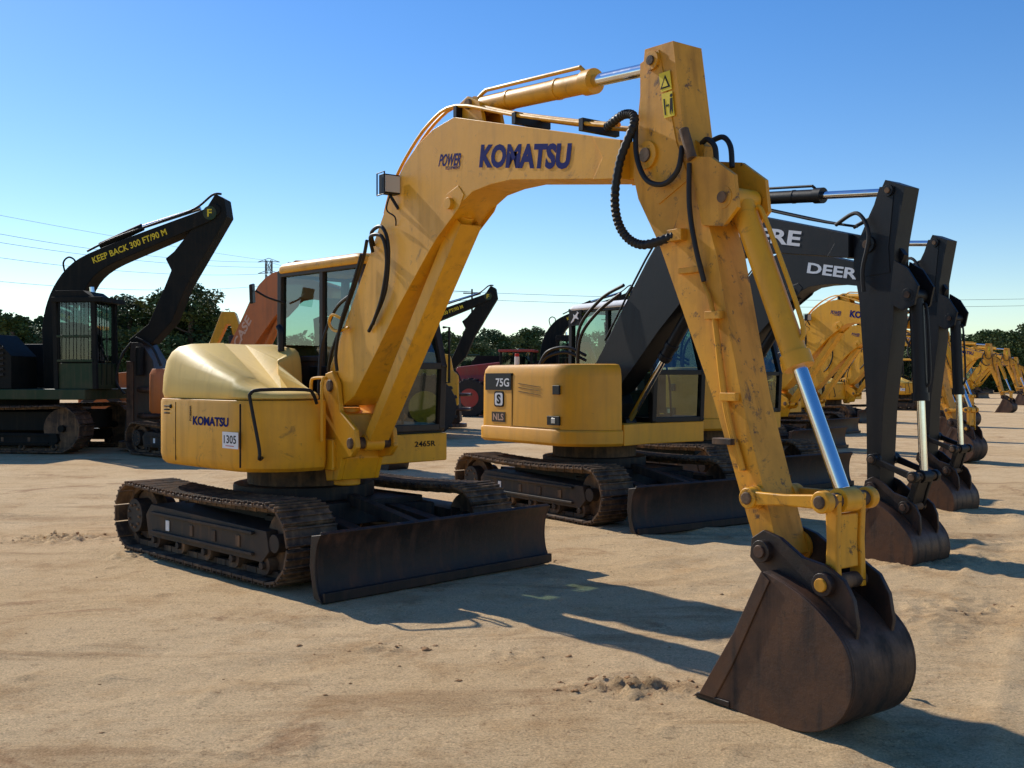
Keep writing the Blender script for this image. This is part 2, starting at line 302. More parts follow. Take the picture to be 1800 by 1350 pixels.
def make_front(root,loc,rz,rot=0.0,col=YEL,acol=YELB,curl=0.0,bmat=RUST,rodc=CHROME,detail=True,bw=0.20,ccol=None):
    ccol=ccol or col
    PV=Vector((4.12,2.72));cr,sr=math.cos(rot),math.sin(rot)
    def R(p):
        d=Vector((p[0],p[1]))-PV;return (PV.x+d.x*cr-d.y*sr,PV.y+d.x*sr+d.y*cr)
    BP=Vector((4.93,.74));cc,sc=math.cos(curl),math.sin(curl)
    def Rb(p):
        d=Vector((p[0],p[1]))-BP;return R((BP.x+d.x*cc-d.y*sc,BP.y+d.x*sc+d.y*cc))
    kw=dict(loc=loc,rz=rz)
    m=MB();m.prism(BOOM,-0.14,0.14,col)
    m.prism([(3.8,2.86),(4.1,2.80),(4.2,2.74),(4.19,2.65),(4.1,2.61),(3.8,2.64)],-0.085,0.085,col)
    for s in(-1,1):
        m.prism([(3.72,2.89),(3.95,2.83),(3.95,2.62),(3.72,2.65),(3.80,2.76)],s*0.14,s*0.152,col)
        m.prism([(2.05,2.50),(2.34,2.68),(2.40,2.76),(2.33,2.83),(2.18,2.79),(2.02,2.6)],s*0.14,s*0.146,col)
        m.cyl((2.24,s*0.145,2.72),(2.24,s*0.175,2.72),0.04,col)
        m.cyl((0.5,s*0.14,1.48),(0.5,s*0.19,1.48),0.075,col)
        m.prism([(2.2,3.27),(2.55,3.20),(2.5,3.36),(2.36,3.43),(2.26,3.40)],s*0.06,s*0.09,col)
    m.cyl((2.38,-0.11,3.37),(2.38,0.11,3.37),0.035,STEEL)
    boom=m.build('boom',root,bevel=0.010,**kw)
    A=[R(p) for p in ARM];m=MB();m.prism(A,-0.105,0.105,acol)
    for s in(-1,1):
        m.prism([R(p) for p in[(4.06,3.22),(4.2,3.26),(4.33,2.75),(4.42,2.55),(4.2,2.45),(4.03,2.62),(4.06,2.96)]],s*0.105,s*0.111,acol)
        m.prism([R(p) for p in[(4.43,2.66),(4.58,2.63),(4.73,2.52),(4.75,2.36),(4.66,2.28),(4.52,2.30)]],s*0.10,s*0.125,acol)
        for p,r in((PV,.075),((4.16,3.21),.05),((4.66,2.42),.055),((4.93,.74),.075),((4.86,.98),.055)):
            q=R(p);m.cyl((q[0],s*0.10,q[1]),(q[0],s*0.128,q[1]),r,acol);m.cyl((q[0],s*0.10,q[1]),(q[0],s*0.140,q[1]),r*.5,STEEL)
    m.prism([R(p) for p in[(4.30,3.0),(4.36,2.78),(4.45,2.72),(4.44,2.62),(4.40,2.62)]],-0.03,0.03,acol)
    arm=m.build('arm',root,bevel=0.010,**kw)
    m=MB();c0=Vector((0.86,1.03));c1=Vector((2.24,2.72));d=(c1-c0);pt=lambda t:(c0.x+d.x*t,0,c0.y+d.y*t)
    m.cyl(pt(0.42),pt(0.97),0.068,ccol,n=24);m.cyl(pt(0.97),pt(1.0),0.055,ccol)
    for f in(0.43,0.50): m.cyl(pt(f),pt(f+0.025),0.078,ccol,n=24)
    m.cyl((c1.x,-0.09,c1.y),(c1.x,0.09,c1.y),0.06,ccol)
    bc=m.build('boom_cylinder',root,bevel=0.005,**kw)
    m=MB();m.cyl(pt(0.0),pt(0.45),0.038,rodc);m.cyl((c0.x,-0.08,c0.y),(c0.x,0.08,c0.y),0.065,ccol);m.build('rod',bc,bevel=0.004)
    if detail:
        m=MB();u=d.normalized();n=Vector((u.y,-u.x))
        a=c0+d*0.04;b=c0+d*0.96
        m.prism([a+n*0.06,b+n*0.10,b+n*0.115,a+n*0.075],-0.085,0.085,ccol)
        for s in(-1,1): m.prism([a+n*0.07,b+n*0.11,b-n*0.02,a-n*0.02],s*0.085,s*0.078,ccol)
        m.build('rod_guard',bc,bevel=0.004)
    e=R((4.16,3.21));c0a=Vector((2.38,3.37));d2=Vector(e)-c0a;pt2=lambda t:(c0a.x+d2.x*t,0,c0a.y+d2.y*t)
    Lb=1.16/d2.length
    m=MB();m.cyl(pt2(0.03),pt2(Lb),0.062,ccol,n=24);m.cyl(pt2(Lb-0.03),pt2(Lb+0.015),0.074,ccol,n=24);m.cyl((2.38,-0.055,3.37),(2.38,0.055,3.37),0.06,ccol)
    U2=d2.normalized();N2=Vector((-U2.y,U2.x))
    if N2.y<0:N2=-N2
    q2=lambda s_,o,y:(c0a.x+U2.x*s_+N2.x*o,y,c0a.y+U2.y*s_+N2.y*o)
    m.tube([q2(.02,.05,-.03),q2(.10,.085,-.03),q2(.2,.088,-.03),q2(1.0,.088,-.03),q2(1.08,.085,-.03),q2(1.12,.05,-.02)],0.013,ccol)
    for s_ in(.35,.85): m.cyl(q2(s_-.012,0,0),q2(s_+.012,0,0),.066,ccol)
    ac=m.build('arm_cylinder',root,bevel=0.004,**kw)
    m=MB();m.cyl(pt2(Lb),pt2(0.985),0.036,rodc);m.cyl((e[0],-0.06,e[1]),(e[0],0.06,e[1]),0.055,ccol);m.build('rod',ac,bevel=0.004)
    k0=Vector(R((4.66,2.42)));k1=Vector(R((5.27,1.0)));d3=k1-k0;pt3=lambda t:(k0.x+d3.x*t,0,k0.y+d3.y*t)
    m=MB();m.cyl(pt3(0.02),pt3(0.57),0.060,ccol,n=24);m.cyl(pt3(0.54),pt3(0.585),0.072,ccol,n=24);m.cyl((k0.x,-0.09,k0.y),(k0.x,0.09,k0.y),0.055,ccol)
    nrm=Vector((-d3.y,d3.x)).normalized()
    pp=lambda t,o,y:(k0.x+d3.x*t+nrm.x*o,y,k0.y+d3.y*t+nrm.y*o)
    m.tube([pp(0.05,0.06,0.02),pp(0.10,0.085,0.02),pp(0.45,0.085,0.02),pp(0.51,0.05,0.0)],0.012,ccol)
    kc=m.build('bucket_cylinder',root,bevel=0.005,**kw)
    m=MB();m.cyl(pt3(0.57),pt3(0.97),0.035,rodc);m.cyl((k1.x,-0.06,k1.y),(k1.x,0.06,k1.y),0.055,ccol);m.build('rod',kc,bevel=0.004)
    D=R((4.86,.98));B2=Rb((5.27,.64));m=MB()
    def link(p,q,y0,y1,w,mt):
        p=Vector(p);q=Vector(q);u=(q-p).normalized();n=Vector((-u.y,u.x))
        m.prism([p+n*w-u*0.03,p-n*w-u*0.03,p+(q-p)*0.5-n*w*0.75,q-n*w+u*0.03,q+n*w+u*0.03,p+(q-p)*0.5+n*w*0.75],y0,y1,mt)
    for s in(-1,1):
        link(D,k1,s*0.145,s*0.175,0.034,acol)
        for p in(D,k1): m.cyl((p[0],s*0.135,p[1]),(p[0],s*0.185,p[1]),0.050,acol);m.cyl((p[0],s*0.18,p[1]),(p[0],s*0.196,p[1]),0.03,STEEL)
        link(k1,B2,s*0.070,s*0.105,0.036,acol)
    link(Vector(k1)*0.75+Vector(B2)*0.25,Vector(k1)*0.25+Vector(B2)*0.75,-0.065,0.065,0.022,acol)
    m.cyl((k1.x,-0.18,k1.y),(k1.x,0.18,k1.y),0.035,STEEL)
    m.build('bucket_linkage',root,bevel=0.008,**kw)
    path=catm([(4.60,.006),(4.85,-.010),(5.10,-.014),(5.27,.012),(5.39,.08),(5.455,.18),(5.47,.29),(5.44,.40),(5.36,.49),(5.23,.58),(5.10,.635),(5.0,.665)],4)
    P=[Vector(Rb(p)) for p in path];m=MB()
    m.strip(P,0.022,-bw,bw,bmat)
    for s in(-1,1):
        m.prism([Vector(Rb(p)) for p in path]+[Vector(Rb((4.98,.64))),Vector(Rb((4.85,.36)))],s*(bw+.016),s*bw,bmat)
        m.prism([Rb(p) for p in[(4.60,.006),(4.70,.004),(4.82,.2),(5.04,.63),(4.99,.665),(4.83,.36)]],s*(bw+0.024),s*(bw+.016),bmat)
        m.prism([Rb(p) for p in[(4.84,.70),(4.85,.79),(4.92,.835),(5.02,.81),(5.14,.74),(5.27,.72),(5.36,.67),(5.41,.59),(5.43,.48),(5.42,.42),(5.36,.46),(5.20,.55),(5.0,.60),(4.93,.62)]],s*0.115,s*0.140,RUSTD)
        for p in((4.93,.74),(5.27,.64)):
            q=Rb(p);m.cyl((q[0],s*0.13,q[1]),(q[0],s*0.175,q[1]),0.052,RUSTD);m.cyl((q[0],s*0.165,q[1]),(q[0],s*0.187,q[1]),0.030,YELB if p[0]>5 and detail else RUST)
    for p in((4.93,.74),(5.27,.64)):
        q=Rb(p);m.cyl((q[0],-0.13,q[1]),(q[0],0.13,q[1]),0.035,STEEL)
    m.prism([Rb(p) for p in[(4.57,-.002),(4.60,.022),(4.80,.024),(4.80,-.004)]],-bw-.024,bw+.024,RUSTD)
    b=m.build('bucket',root,bevel=0.005,**kw)
    return boom,arm,bc,b,R
def hull_ring(pl,z,s,c=(0.0,0.0)):
    return [Vector((c[0]+(p.x-c[0])*s,c[1]+(p.y-c[1])*s,z(p) if callable(z) else z)) for p in pl]
PLAN=[(-.80,-1.03,.35),(.66,-1.03,.16),(.93,-.76,.16),(.96,-.42,.04),(.2,-.38,.05),(.1,.04,.05),(-.74,.08,.05),(-.74,.99,.05),(-.86,1.02,.25),(-1.12,.55,.3),(-1.16,0,.3),(-1.10,-.6,.3)]
# ================================================================== MAIN MACHINE
Hd=math.radians(-45);C=(-1.86,9.18)
ex=thing('excavator','yellow mini excavator with curved boom, bucket resting on sandy ground','excavator',(C[0],C[1],0),Hd,group='excavators parked in a row')
make_track(ex,-0.92);make_track(ex,0.92);make_blade(ex);make_carbody(ex)
pl=rpoly(PLAN,0.1,5);cc=(-.05,-.25)
m=MB();m.loft([hull_ring(pl,.80,.95,cc),hull_ring(pl,.83,.985,cc),hull_ring(pl,.89,1,cc),hull_ring(pl,1.34,1,cc),hull_ring(pl,1.365,.99,cc)],YEL)
m.box((-.40,-1.034,.84),(-.392,-1.026,1.34),BLKD)
m.prismz([(.655,-1.034),(.665,-1.034),(.665,-1.02),(.655,-1.02)],.84,1.34,BLKD)
for k in range(3): m.box((-.60,-1.036,1.235+k*.03),(-.50,-1.02,1.247+k*.03),BLKD)
m.cyl((-.48,-1.04,1.30),(-.48,-1.02,1.30),.018,BLKD,n=12)
m.build('body',ex,bevel=0.004)
hp=rpoly([(-.80,-1.01,.33),(.64,-1.01,.18),(.90,-.76,.18),(.93,-.46,.06),(.2,-.42,.06),(.0,.0,.08),(-.76,.04,.08),(-.78,.97,.08),(-.88,.99,.2),(-1.10,.55,.3),(-1.14,0,.3),(-1.08,-.6,.3)],0.1,6)
def Ht(p): 
    t=min(1,max(0,(p.x+.30)/1.2));return 1.84-(t*t*(3-2*t))*.40
def zr(f): return lambda p:1.375+(Ht(p)-1.375)*f
m=MB();m.loft([hull_ring(hp,1.372,.985,cc),hull_ring(hp,zr(.10),1,cc),hull_ring(hp,zr(.40),.992,cc),hull_ring(hp,zr(.68),.965,cc),hull_ring(hp,zr(.85),.92,cc),hull_ring(hp,zr(.95),.86,cc),hull_ring(hp,zr(1.0),.76,cc),hull_ring(hp,zr(1.02),.5,cc)],CREAM)
m.build('engine_hood',ex,bevel=0.0)
m=MB();m.tube([(-.1,-.18,1.78),(-.1,-.18,1.95),(-.14,-.18,2.0)],.03,BLK);m.build('exhaust_pipe',ex,bevel=0)
m=MB();m.prismz([(.12,-.40),(1.0,-.40),(1.0,-.36),(.84,.10),(.84,.96),(-.74,.96),(-.74,.10),(.1,.08)],.80,1.05,YEL);m.box((-.7,.12,1.04),(.80,.94,1.075),BLK)
m.build('deck',ex,bevel=0.012)
cab=make_cab(ex,-.66,.80,.14,.94,1.10,2.62,CABG,YEL,CABG)
m=MB();m.tube([(-.55,.14,2.25),(-.62,0.0,2.3),(-.66,-.10,2.36)],.01,BLK);m.build('mirror_arm',cab,bevel=0)
m=MB();m.bar((-.68,-.12,2.24),(-.66,-.14,2.42),.03,BLK,.12);m.build('mirror',cab,bevel=.01)
m=MB();m.tube([(.82,.93,1.5),(.88,.95,1.5),(.88,.95,2.0),(.82,.93,2.0)],.012,BLK,sub=1);m.build('grab_handle',cab,bevel=0)
m=MB();m.tube([(.80,-.92,.92),(.86,-.98,.92),(.86,-.98,1.0),(.80,-1.02,1.36),(.80,-1.02,1.42),(.84,-.96,1.45),(1.0,-.66,1.45),(1.02,-.60,1.42),(1.0,-.55,1.34)],.014,BLK,sub=3);m.build('handrail',ex,bevel=0)
m=MB();m.tube([(1.0,-.50,1.04),(1.0,-.50,1.50),(1.0,-.46,1.54),(.8,-.44,1.54),(.76,-.44,1.50),(.76,-.44,1.36)],.013,YEL,sub=3);m.build('handrail',ex,bevel=0)
sw=math.radians(-9);bl=(.43,-.08,0)
boom,arm,bc,bk,R=make_front(ex,bl,sw,bw=.215)
m=MB()
for s in(-1,1): m.prism([(.34,1.40),(.40,1.58),(.52,1.60),(.62,1.50),(.66,1.28),(.92,1.14),(.95,1.0),(.86,.92),(.70,.90),(.62,.72),(.42,.70),(.34,.95)],s*.145,s*.19,YEL)
m.prism([(.36,.72),(.62,.72),(.70,.90),(.60,1.25),(.36,1.3)],-.15,.15,YEL);m.cyl((.42,0,.66),(.42,0,1.30),.11,YEL)
m.cyl((.5,-.21,1.48),(.5,.21,1.48),.05,STEEL);m.cyl((.86,-.21,1.03),(.86,.21,1.03),.045,STEEL)
m.build('swing_post',ex,loc=bl,rz=sw,bevel=.012)
def tx(par,s,mat,x,z,w,h,y,ang=0,**k): return text(s,mat,par,(x,y,z),w,h,rot=(math.pi/2,-ang,0),**k)
tx(boom,'KOMATSU',BLUE,3.05,2.90,.94,.15,-.1425,ang=math.radians(10.0)*-1,bold=.05)
tx(boom,'POWER',BLUE,2.22,3.02,.28,.085,-.1425,ang=math.radians(-8),bold=.03,shear=.3)
tx(boom,'EQUIPMENT',BLUE,2.26,2.958,.18,.025,-.1425,ang=math.radians(-8))
tx(ex,'KOMATSU',BLUE,.20,1.19,.58,.075,-1.033,bold=.04);tx(ex,'PC88MR',BLKD,-.13,1.25,.13,.03,-1.0335,ang=math.radians(90))
text('88',BLUE,ex,(-.985,-.79,1.24),.13,.13,rot=(math.pi/2,0,math.radians(-55)),bold=.04)
m=MB();m.box((.40,-1.036,.985),(.64,-1.031,1.115),PAPER);tag=m.build('paper_tag',ex,bevel=0);tx(tag,'1305',BLKD,.52,1.057,.19,.065,-1.0375,bold=.012)
m=MB();m.box((.45,-1.0365,1.002),(.58,-1.0362,1.008),REDD);m.build('tag_print',tag,bevel=0)
text('2465R',BLKD,ex,(.843,.70,.96),.24,.05,rot=(math.pi/2,0,math.pi/2))
m=MB();m.prismz([(.842,.17),(.845,.17),(.845,.24),(.842,.24)],.93,1.0,PAPER);m.build('white_sticker',ex,bevel=0)
m=MB()
m.prism([R(p) for p in[(4.205,3.13),(4.285,3.13),(4.30,3.03),(4.222,3.03)]],-.1145,-.112,YDEC)
m.prism([R(p) for p in[(4.225,3.02),(4.302,3.02),(4.32,2.89),(4.245,2.89)]],-.1145,-.112,YDEC);wd=m.build('warning_decal',arm,bevel=0)
m=MB();m.prism([R(p) for p in[(4.218,3.045),(4.290,3.045),(4.252,3.115)]],-.1155,-.1148,BLKD);m.build('decal_triangle',wd,bevel=0)
m=MB();m.prism([R(p) for p in[(4.232,3.053),(4.274,3.053),(4.252,3.097)]],-.1162,-.1156,YDEC);m.build('decal_triangle_fill',wd,bevel=0)
m=MB();m.prism([R(p) for p in[(4.288,2.985),(4.306,2.985),(4.310,2.915),(4.303,2.90),(4.297,2.93),(4.291,2.90),(4.286,2.915)]],-.1155,-.1148,BLKD);c_=R((4.297,2.998));m.cyl((c_[0],-.1155,c_[1]),(c_[0],-.1148,c_[1]),.010,BLKD,n=10)
m.prism([R(p) for p in[(4.240,2.990),(4.250,2.990),(4.260,2.905),(4.250,2.905)]],-.1155,-.1148,BLKD);m.prism([R(p) for p in[(4.256,2.952),(4.268,2.960),(4.268,2.954),(4.274,2.954),(4.274,2.960),(4.282,2.951),(4.274,2.943),(4.274,2.948),(4.268,2.948),(4.268,2.942)]],-.1155,-.1148,BLKD)
m.build('decal_symbol',wd,bevel=0)
m=MB()
for k,y in enumerate((-.12,-.07,.07,.12)):
    o=.03+.012*(k%2)
    m.tube([(1.28,y,2.78),(1.38,y,2.92+o),(1.60,y,3.12+o),(1.92,y,3.30+o),(2.27,y,3.35+o),(2.9,y,3.16+o),(3.5,y,2.99+o),(3.85,y,2.90+o)],.012,YEL,sub=4)
for x,z in((2.28,3.32),(2.95,3.14),(3.6,2.97)): m.box((x-.018,-.14,z-.02),(x+.018,.14,z+.05),BLK)
m.build('hydraulic_pipe',boom,bevel=0)
def hose(par,pts,r=.016,mat=RUBBER,nm='hydraulic_hose',rib=0,sub=8):
    m=MB();m.tube(pts,r,mat,n=10,sub=sub,rib=rib);return m.build(nm,par,bevel=0)
hose(boom,[(3.80,-.12,2.93),(3.98,-.15,2.96),(4.08,-.17,2.90),(4.0,-.20,2.70),(3.97,-.21,2.48),(4.02,-.20,2.32),(4.14,-.17,2.24),(4.34,-.13,2.27)],.021,rib=.25,sub=14)
hose(boom,[(3.80,.09,2.93),(4.0,.15,2.96),(4.08,.18,2.85),(4.02,.2,2.5),(4.2,.16,2.25)],.018)
hose(arm,[(4.07,-.15,2.92),(4.09,-.165,2.72),(4.16,-.16,2.58),(4.28,-.15,2.54),(4.37,-.14,2.60),(4.38,-.12,2.72)],.014)
hose(arm,[(4.42,-.02,2.74),(4.47,-.03,2.75),(4.52,-.03,2.70),(4.53,-.03,2.60)],.014);hose(arm,[(4.42,.05,2.76),(4.49,.06,2.77),(4.55,.05,2.71),(4.57,.04,2.6)],.014)
hose(arm,[(4.44,-.13,2.62),(4.46,-.15,2.4),(4.50,-.15,2.2),(4.54,-.13,2.02)],.013)
for y in(-.05,.0,.05):
    m=MB();m.tube([(4.52,-.12,2.02),(4.60,-.125+y*.1,1.85),(4.68+y*.2,-.125,1.4),(4.78+y*.2,-.12,1.1)],.010,YELB);m.build('arm_pipe',arm,bevel=0)
for a_,b_,mt in(((4.55,-.14,1.83),(4.65,-.105,1.87),YELB),((4.65,-.14,1.43),(4.75,-.105,1.47),YELB),((4.30,-.15,2.24),(4.40,-.105,2.30),YELB),((4.36,-.13,2.07),(4.50,-.105,2.10),YELB),((4.62,-.16,1.22),(4.74,-.105,1.25),STEEL)):
    m=MB();m.box(a_,b_,mt);m.build('pipe_bracket',arm,bevel=0.003)
m=MB();m.cyl((4.40,-.13,2.80),(4.46,-.13,2.64),.026,STEEL,n=14);m.build('relief_valve',arm,bevel=0.004)
for pts in([(1.16,-.15,2.55),(1.22,-.2,2.64),(1.38,-.2,2.66),(1.46,-.19,2.50),(1.40,-.18,2.2),(1.22,-.17,2.0),(1.1,-.16,1.9)],[(1.18,-.17,2.5),(1.26,-.23,2.60),(1.42,-.22,2.58),(1.45,-.2,2.4),(1.36,-.19,2.15),(1.2,-.18,1.95)],
           [(1.0,-.17,2.5),(.86,-.18,2.25),(.72,-.2,2.0),(.62,-.2,1.75),(.6,-.18,1.6)],[(1.05,-.15,2.6),(.90,-.12,2.42),(.66,-.16,2.0),(.5,-.18,1.75),(.4,-.16,1.6)],[(.3,-.2,1.35),(.25,-.15,1.8),(.4,-.1,2.1),(.7,-.12,2.2)]):
    hose(boom,pts,.014)
m=MB();m.tube([(.65,-.17,2.02),(.55,-.2,2.05),(.5,-.2,1.98),(.6,-.19,1.92),(.78,-.17,1.94)],.012,YEL);m.build('hose_guide',boom,bevel=0)
m=MB();m.box((1.48,-.28,2.88),(1.56,-.15,3.02),BLK);m.box((1.558,-.275,2.89),(1.568,-.155,3.01),LENS);m.bar((1.5,-.2,2.88),(1.52,-.14,2.78),.02,BLK)
m.tube([(1.47,-.29,2.87),(1.58,-.29,2.87),(1.58,-.29,3.03),(1.47,-.29,3.03),(1.47,-.29,2.87)],.006,BLK,sub=1);m.tube([(1.5,-.2,2.88),(1.45,-.2,2.78),(1.52,-.17,2.72),(1.5,-.15,2.66)],.006,BLK)
m.build('work_light',boom,bevel=0.004)
# ================================================================== SECOND TYPE
DPLAN=[(-.98,-1.03,.14),(.68,-1.03,.20),(.98,-.74,.16),(1.03,-.42,.04),(.2,-.38,.05),(.1,.04,.05),(-.74,.08,.05),(-.74,.99,.05),(-.90,1.02,.25),(-1.16,.55,.3),(-1.22,0,.3),(-1.18,-.6,.25)]
dpl=rpoly(DPLAN,.1,5)
def deere(loc,rz,label):
    r=thing('excavator',label,'excavator',(loc[0],loc[1],0),rz,group='excavators parked in a row')
    make_track(r,-.92);make_track(r,.92);make_blade(r,2.0);make_carbody(r)
    m=MB();m.loft([hull_ring(dpl,.79,.97,cc),hull_ring(dpl,.82,1.0,cc),hull_ring(dpl,.95,1.0,cc),hull_ring(dpl,.97,.985,cc)],DYEL);m.build('counterweight',r,bevel=.004)
    m=MB();m.loft([hull_ring(dpl,.972,.975,cc),hull_ring(dpl,1.55,.97,cc),hull_ring(dpl,1.64,.955,cc),hull_ring(dpl,1.69,.92,cc),hull_ring(dpl,1.70,.85,cc)],DYEL)
    y=-1.010
    m.box((-.285,y-.004,.98),(-.275,y+.01,1.60),BLKD);m.box((-.26,y-.004,.98),(.62,y+.01,.985),BLKD)
    m.build('body',r,bevel=.004)
    m=MB();m.prismz([(.12,-.40),(1.0,-.40),(1.0,-.36),(.86,.10),(.86,.98),(-.74,.98),(-.74,.10),(.1,.08)],.79,1.03,DYEL);m.build('deck',r,bevel=.012)
    m=MB();m.box((-.84,y-.006,1.40),(-.30,y+.01,1.60),BLK);m.build('side_panel',r,bevel=0)
    for k in range(3):
        m=MB();m.bar((-.15,y-.003,1.48-k*.045),(.28,y-.003,1.44-k*.045),.004,GDEC,.005);m.build('panel_crease',r,bevel=0)
    m=MB();m.box((.50,y-.004,1.36),(.62,y+.02,1.46),BLK);m.build('vent',r,bevel=.004)
    m=MB();m.box((.40,y-.004,1.02),(.62,y+.02,1.12),BLK);m.box((.48,y-.008,1.04),(.55,y+.0,1.10),LENS);m.build('side_lamp',r,bevel=.003)
    m=MB();m.cyl((-.55,-.75,1.69),(-.55,-.75,1.80),.03,WHITE,n=14);m.cyl((-.55,-.75,1.80),(-.55,-.75,1.84),.026,REDD,n=14);m.build('beacon',r,bevel=.004)
    tx(r,'75G',WHITE,-.47,1.49,.28,.10,y-.009,bold=.02)
    m=MB();q=rpoly([(-.65,1.20),(-.45,1.20),(-.45,1.385),(-.65,1.385)],.04,3);m.prism(q,y-.006,y+.004,BLKD);em=m.build('emblem',r,bevel=0)
    m=MB();q=rpoly([(-.632,1.218),(-.468,1.218),(-.468,1.367),(-.632,1.367)],.035,3);m.prism(q,y-.008,y-.0065,WHITE);m.build('emblem_field',em,bevel=0);tx(em,'S',BLKD,-.55,1.2925,.085,.115,y-.0095,bold=.05)
    m=MB();m.box((-.70,y-.006,1.02),(-.42,y+.004,1.14),GDEC);lp=m.build('name_plate',r,bevel=0);tx(lp,'NLS',FADE,-.56,1.08,.22,.08,y-.0075)
    cab=make_cab(r,-.66,.84,.14,.97,1.06,2.46,BLK,PAPER,DYEL,roofz=.07)
    m=MB();m.box((-.64,.125,2.20),(-.40,.139,2.39),BLKD);lg=m.build('logo_plate',cab,bevel=0)
    m=MB();deer=[(-.61,2.24),(-.57,2.28),(-.55,2.31),(-.56,2.35),(-.54,2.33),(-.51,2.335),(-.48,2.36),(-.485,2.38),(-.465,2.365),(-.445,2.355),(-.47,2.34),(-.48,2.31),(-.45,2.28),(-.46,2.275),(-.50,2.29),(-.53,2.29),(-.55,2.26),(-.60,2.23)]
    m.prism(deer,.120,.1245,WHITE);m.build('deer_emblem',lg,bevel=0)
    m=MB();m.box((.45,.115,1.40),(.64,.118,1.53),PAPER);tg=m.build('paper_tag',cab,bevel=0);tx(tg,'1306',BLKD,.545,1.475,.15,.06,.1125,bold=.012)
    m=MB();m.tube([(.6,.1,2.0),(.9,0.0,2.1),(.95,-.05,2.1)],.01,BLK);m.bar((.95,-.05,1.98),(.95,-.05,2.2),.03,BLK,.14);m.build('mirror',cab,bevel=.006)
    bl=(-.18,-.07,0);z0=math.radians(0.6)
    boom,arm,bc,bk,R2=make_front(r,bl,z0,rot=math.radians(-20.5),col=BLK,acol=BLK,curl=math.radians(14),bmat=RUST,detail=False,ccol=BLK,bw=.26)
    tx(boom,'DEERE',WHITE,2.95,2.935,.95,.14,-.1425,ang=math.radians(-11),bold=.03)
    m=MB()
    for k,yy in enumerate((-.12,-.07,.07,.12)):
        m.tube([(.6,yy,1.98),(1.28,yy,2.85),(1.60,yy,3.16),(1.92,yy,3.34),(2.27,yy,3.38),(3.5,yy,3.02),(3.85,yy,2.93)],.012,BLK,sub=3)
    m.build('hydraulic_pipe',boom,bevel=0)
    for yy in(-.13,.13): hose(boom,[(3.8,yy,2.93),(4.05,yy*1.3,3.0),(4.18,yy*1.4,2.8),(4.12,yy*1.4,2.5),(4.12,yy*1.3,2.3)],.018)
    hose(boom,[(.2,-.2,1.5),(.3,-.25,2.0),(.55,-.2,2.3),(.9,-.15,2.5)],.02);hose(boom,[(.1,-.1,1.5),(.15,-.15,2.1),(.5,-.12,2.45),(.9,-.1,2.6)],.02)
    for dz in(0,.06): hose(boom,[(.3,-.16,1.75+dz),(.05,-.25,1.85+dz),(-.2,-.35,1.80+dz),(-.35,-.38,1.66)],.018)
    m=MB();m.prism([(.3,1.0),(.7,1.0),(.75,1.25),(.55,1.6),(.42,1.6)],-.2,.2,BLK)
    m.build('boom_bracket',r,loc=bl,rz=z0,bevel=.01)
    return r
C2=(.99,12.34);d2=math.radians(-55)
D1=deere(C2,d2,'yellow excavator with black boom and rusty bucket, rounded rear body')
D2=copy_thing(D1,(2.80,15.75,0),d2,'yellow excavator with black boom parked behind another in the row')
far=[(5.4,23.4),(7.9,29.5),(11.4,37.0),(19.0,50.0),(26.0,63),(35,80),(46,103)]
for i,(x,y) in enumerate(far):
    c=copy_thing(ex,(x,y,0),math.radians(-47+i%2*3),'yellow excavator with raised yellow boom further along the row',scale=(.96,.9,.98,.95,1,.95,1)[i])
